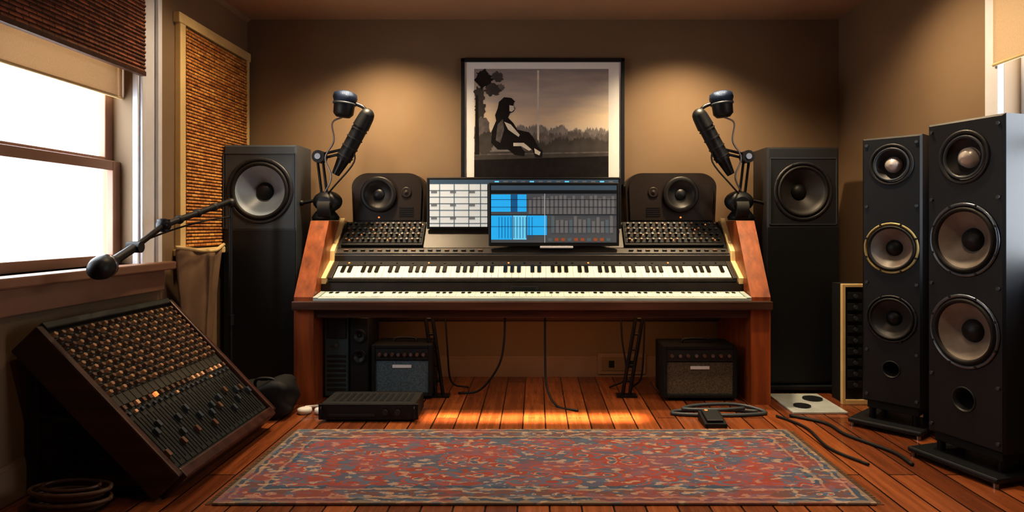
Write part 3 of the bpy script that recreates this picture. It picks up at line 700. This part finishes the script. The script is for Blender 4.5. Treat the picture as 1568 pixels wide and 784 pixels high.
for dx in(-.05,.05):
    b.lathe([(0,0),(.035,0),(.042,.012),(.04,.03),(.025,.034),(0,.034)],(hx+dx,hy,.0+.0),(0,0,1),M_paper,24)
b.tube([(hx-.05,hy,.03),(hx-.06,hy+.06,.02),(hx,hy+.10,.015),(hx+.06,hy+.06,.02),(hx+.05,hy,.03)],.009,M_paper)
b.finish()
b=B('foot_pedal'); b.prism([(3.54,.0),(3.70,.0),(3.70,.05),(3.54,.022)],'x',.92,1.04,M_black)
b.box(.935,1.025,3.555,3.69,.040,.050,M_gray2,.003,rot=Rx(.16)); b.cyl((.96,3.68,.05),(.96,3.68,.06),.01,M_led); b.finish()
def cable(pts,r=.006,m=M_rub,name='audio_cable'):
    b=B(name); b.tube(pts,r,m,res=8); b.finish()
cable([(-.19,4.1,.585),(-.2,4.1,.35),(-.24,4.12,.2),(-.36,4.2,.04),(-.5,4.25,.008)],.007)
cable([(.06,4.1,.585),(.06,4.1,.3),(.07,4.05,.1),(.13,3.95,.008),(.25,3.85,.008)],.007)
cable([(-.60,4.3,.595),(-.58,4.3,.3),(-.56,4.35,.06),(-.45,4.4,.008)])
cable([(.56,4.3,.595),(.57,4.3,.35),(.60,4.32,.1),(.5,4.4,.008)])
cable([(.72,4.3,.595),(.715,4.3,.35),(.70,4.32,.1),(.66,4.42,.008)])
cable([(1.30,3.82,.011),(1.12,3.86,.011),(.85,3.84,.011),(.80,3.78,.011),(.95,3.75,.011),(1.18,3.75,.011),(1.34,3.80,.011),(1.2,3.90,.03),(.98,3.89,.03),(.86,3.80,.032),(1.05,3.78,.032),(1.22,3.82,.03)],.011,M_gray)
cable([(1.38,3.74,.009),(1.42,3.66,.009),(1.46,3.5,.009),(1.44,3.2,.009),(1.52,2.98,.009)],.007)
cable([(1.46,3.75,.009),(1.6,3.6,.009),(1.62,3.4,.009),(1.72,3.15,.009),(1.72,2.98,.009)],.009)
# gear bag next to tower
b=B('gear_bag'); bm=bmesh.new(); bmesh.ops.create_cube(bm,size=1); bmesh.ops.subdivide_edges(bm,edges=bm.edges[:],cuts=5,use_grid_fill=True)
for v in bm.verts:
    d=v.co.length; v.co*=(1-.35*max(0,d-.5)); v.co.z*=.9+.25*math.sin(v.co.x*7); v.co.x+=.04*math.sin(v.co.z*9+v.co.y*5)
zm=min(v.co.z for v in bm.verts)
bm.transform(T(-1.54,3.78,-zm*.20)@Matrix.Diagonal((.28,.24,.20,1))); b.bmadd(bm,M_blackm,True)
b.tube([(-1.60,3.74,.14),(-1.59,3.72,.22),(-1.49,3.72,.22),(-1.48,3.74,.14)],.009,M_rub); b.finish()
b=B('isolation_plate'); b.box(1.50,1.82,3.80,4.22,.0,.014,mat('polished_plate',c(190,198,198),.2,metal=.15,var=.15),.004)
b.cyl((1.60,3.92,.014),(1.60,3.92,.022),.05,M_black); b.cyl((1.73,4.08,.014),(1.73,4.08,.022),.06,M_black); b.finish()
b=B('wall_outlet'); b.box(.45,.80,YB-.03,YB-.019,.02,.17,M_trim,.004); b.box(.48,.77,YB-.034,YB-.028,.045,.145,M_wall,.003)
for x in(.55,.69): b.box(x-.02,x+.02,YB-.037,YB-.033,.07,.12,M_black,.002)
b.finish()

# ------------------------------------------------------------ lights
def spot(name,loc,tgt,e,col,ang,blend=.8,r=.04):
    l=bpy.data.lights.new(name,'SPOT'); l.energy=e; l.color=col; l.spot_size=math.radians(ang); l.spot_blend=blend; l.shadow_soft_size=r
    o=bpy.data.objects.new(name,l); o.location=loc; o.rotation_euler=(Vector(tgt)-Vector(loc)).to_track_quat('-Z','Y').to_euler(); scene.collection.objects.link(o)
warm=(1,.76,.48)
def downlight(x,y,e,ang=110,tx=0,ty=0,r=.04,blend=.8):
    b=B('recessed_downlight'); b.lathe([(.075,0),(.075,-.006),(.055,-.008),(.05,-.002)],(x,y,H),(0,0,1),M_lampw,32); b.lathe([(.05,-.003),(0,-.003)],(x,y,H),(0,0,1),M_lampe,24); b.finish()
    spot('downlight_lamp',(x,y,H-.02),(x+tx,y+ty,0),e,warm,ang,blend,r)
downlight(-1.05,4.16,180,116,0,.45,.06,1); downlight(1.05,4.16,180,116,0,.45,.06,1)
downlight(0.0,3.0,42,100); downlight(1.55,3.35,100,135,.45,0,.05,1); downlight(-1.45,3.7,50,140,-.3,.2,.05,1)  # first one is an unseen fill lamp, added to lift the room
downlight(1.35,2.2,38,95,.1,.3,.05,1)  # added out of view to brighten the floor at front right
downlight(0,1.4,32,150)  # unseen ceiling lamp added as soft fill for the room front
def bar(y,z,tilt,e,spread,w=1.5):
    l=bpy.data.lights.new('led_bar_lamp','AREA'); l.shape='RECTANGLE'; l.size=w; l.size_y=.015; l.energy=e; l.color=(1,.52,.22); l.spread=math.radians(spread)
    o=bpy.data.objects.new('led_bar_lamp',l); o.location=(0,y,z); o.rotation_euler=(tilt,0,0); scene.collection.objects.link(o)
bar(4.005,.583,-math.radians(25),5.5,20,1.2)
bar(4.12,.583,math.radians(30),1.9,140,2.2)  # added lamp facing back, lifts the dark wall under the desk
# world daylight
w=bpy.data.worlds.new('sky'); scene.world=w; w.use_nodes=True; bg=w.node_tree.nodes['Background']; bg.inputs[0].default_value=(.88,.94,1,1); bg.inputs[1].default_value=8.5
for loc,sx,sy,rot in(((XL-.02,2.95,1.66),.9,1.5,(0,-math.pi/2,0)),((XR+.02,2.6,1.66),.98,1.5,(0,math.pi/2,0))):
    l=bpy.data.lights.new('window_portal','AREA'); l.shape='RECTANGLE'; l.size=sy; l.size_y=sx; l.cycles.is_portal=True
    o=bpy.data.objects.new('window_portal',l); o.location=loc; o.rotation_euler=rot; scene.collection.objects.link(o)

# ------------------------------------------------------------ camera
cam=bpy.data.cameras.new('camera'); cam.sensor_width=36; cam.lens=1000/1568*36; cam.shift_x=-36/1568; cam.shift_y=-47/1568; cam.clip_start=.02
o=bpy.data.objects.new('camera',cam); o.location=(0,0,1.1); o.rotation_euler=(math.pi/2,0,0); scene.collection.objects.link(o); scene.camera=o
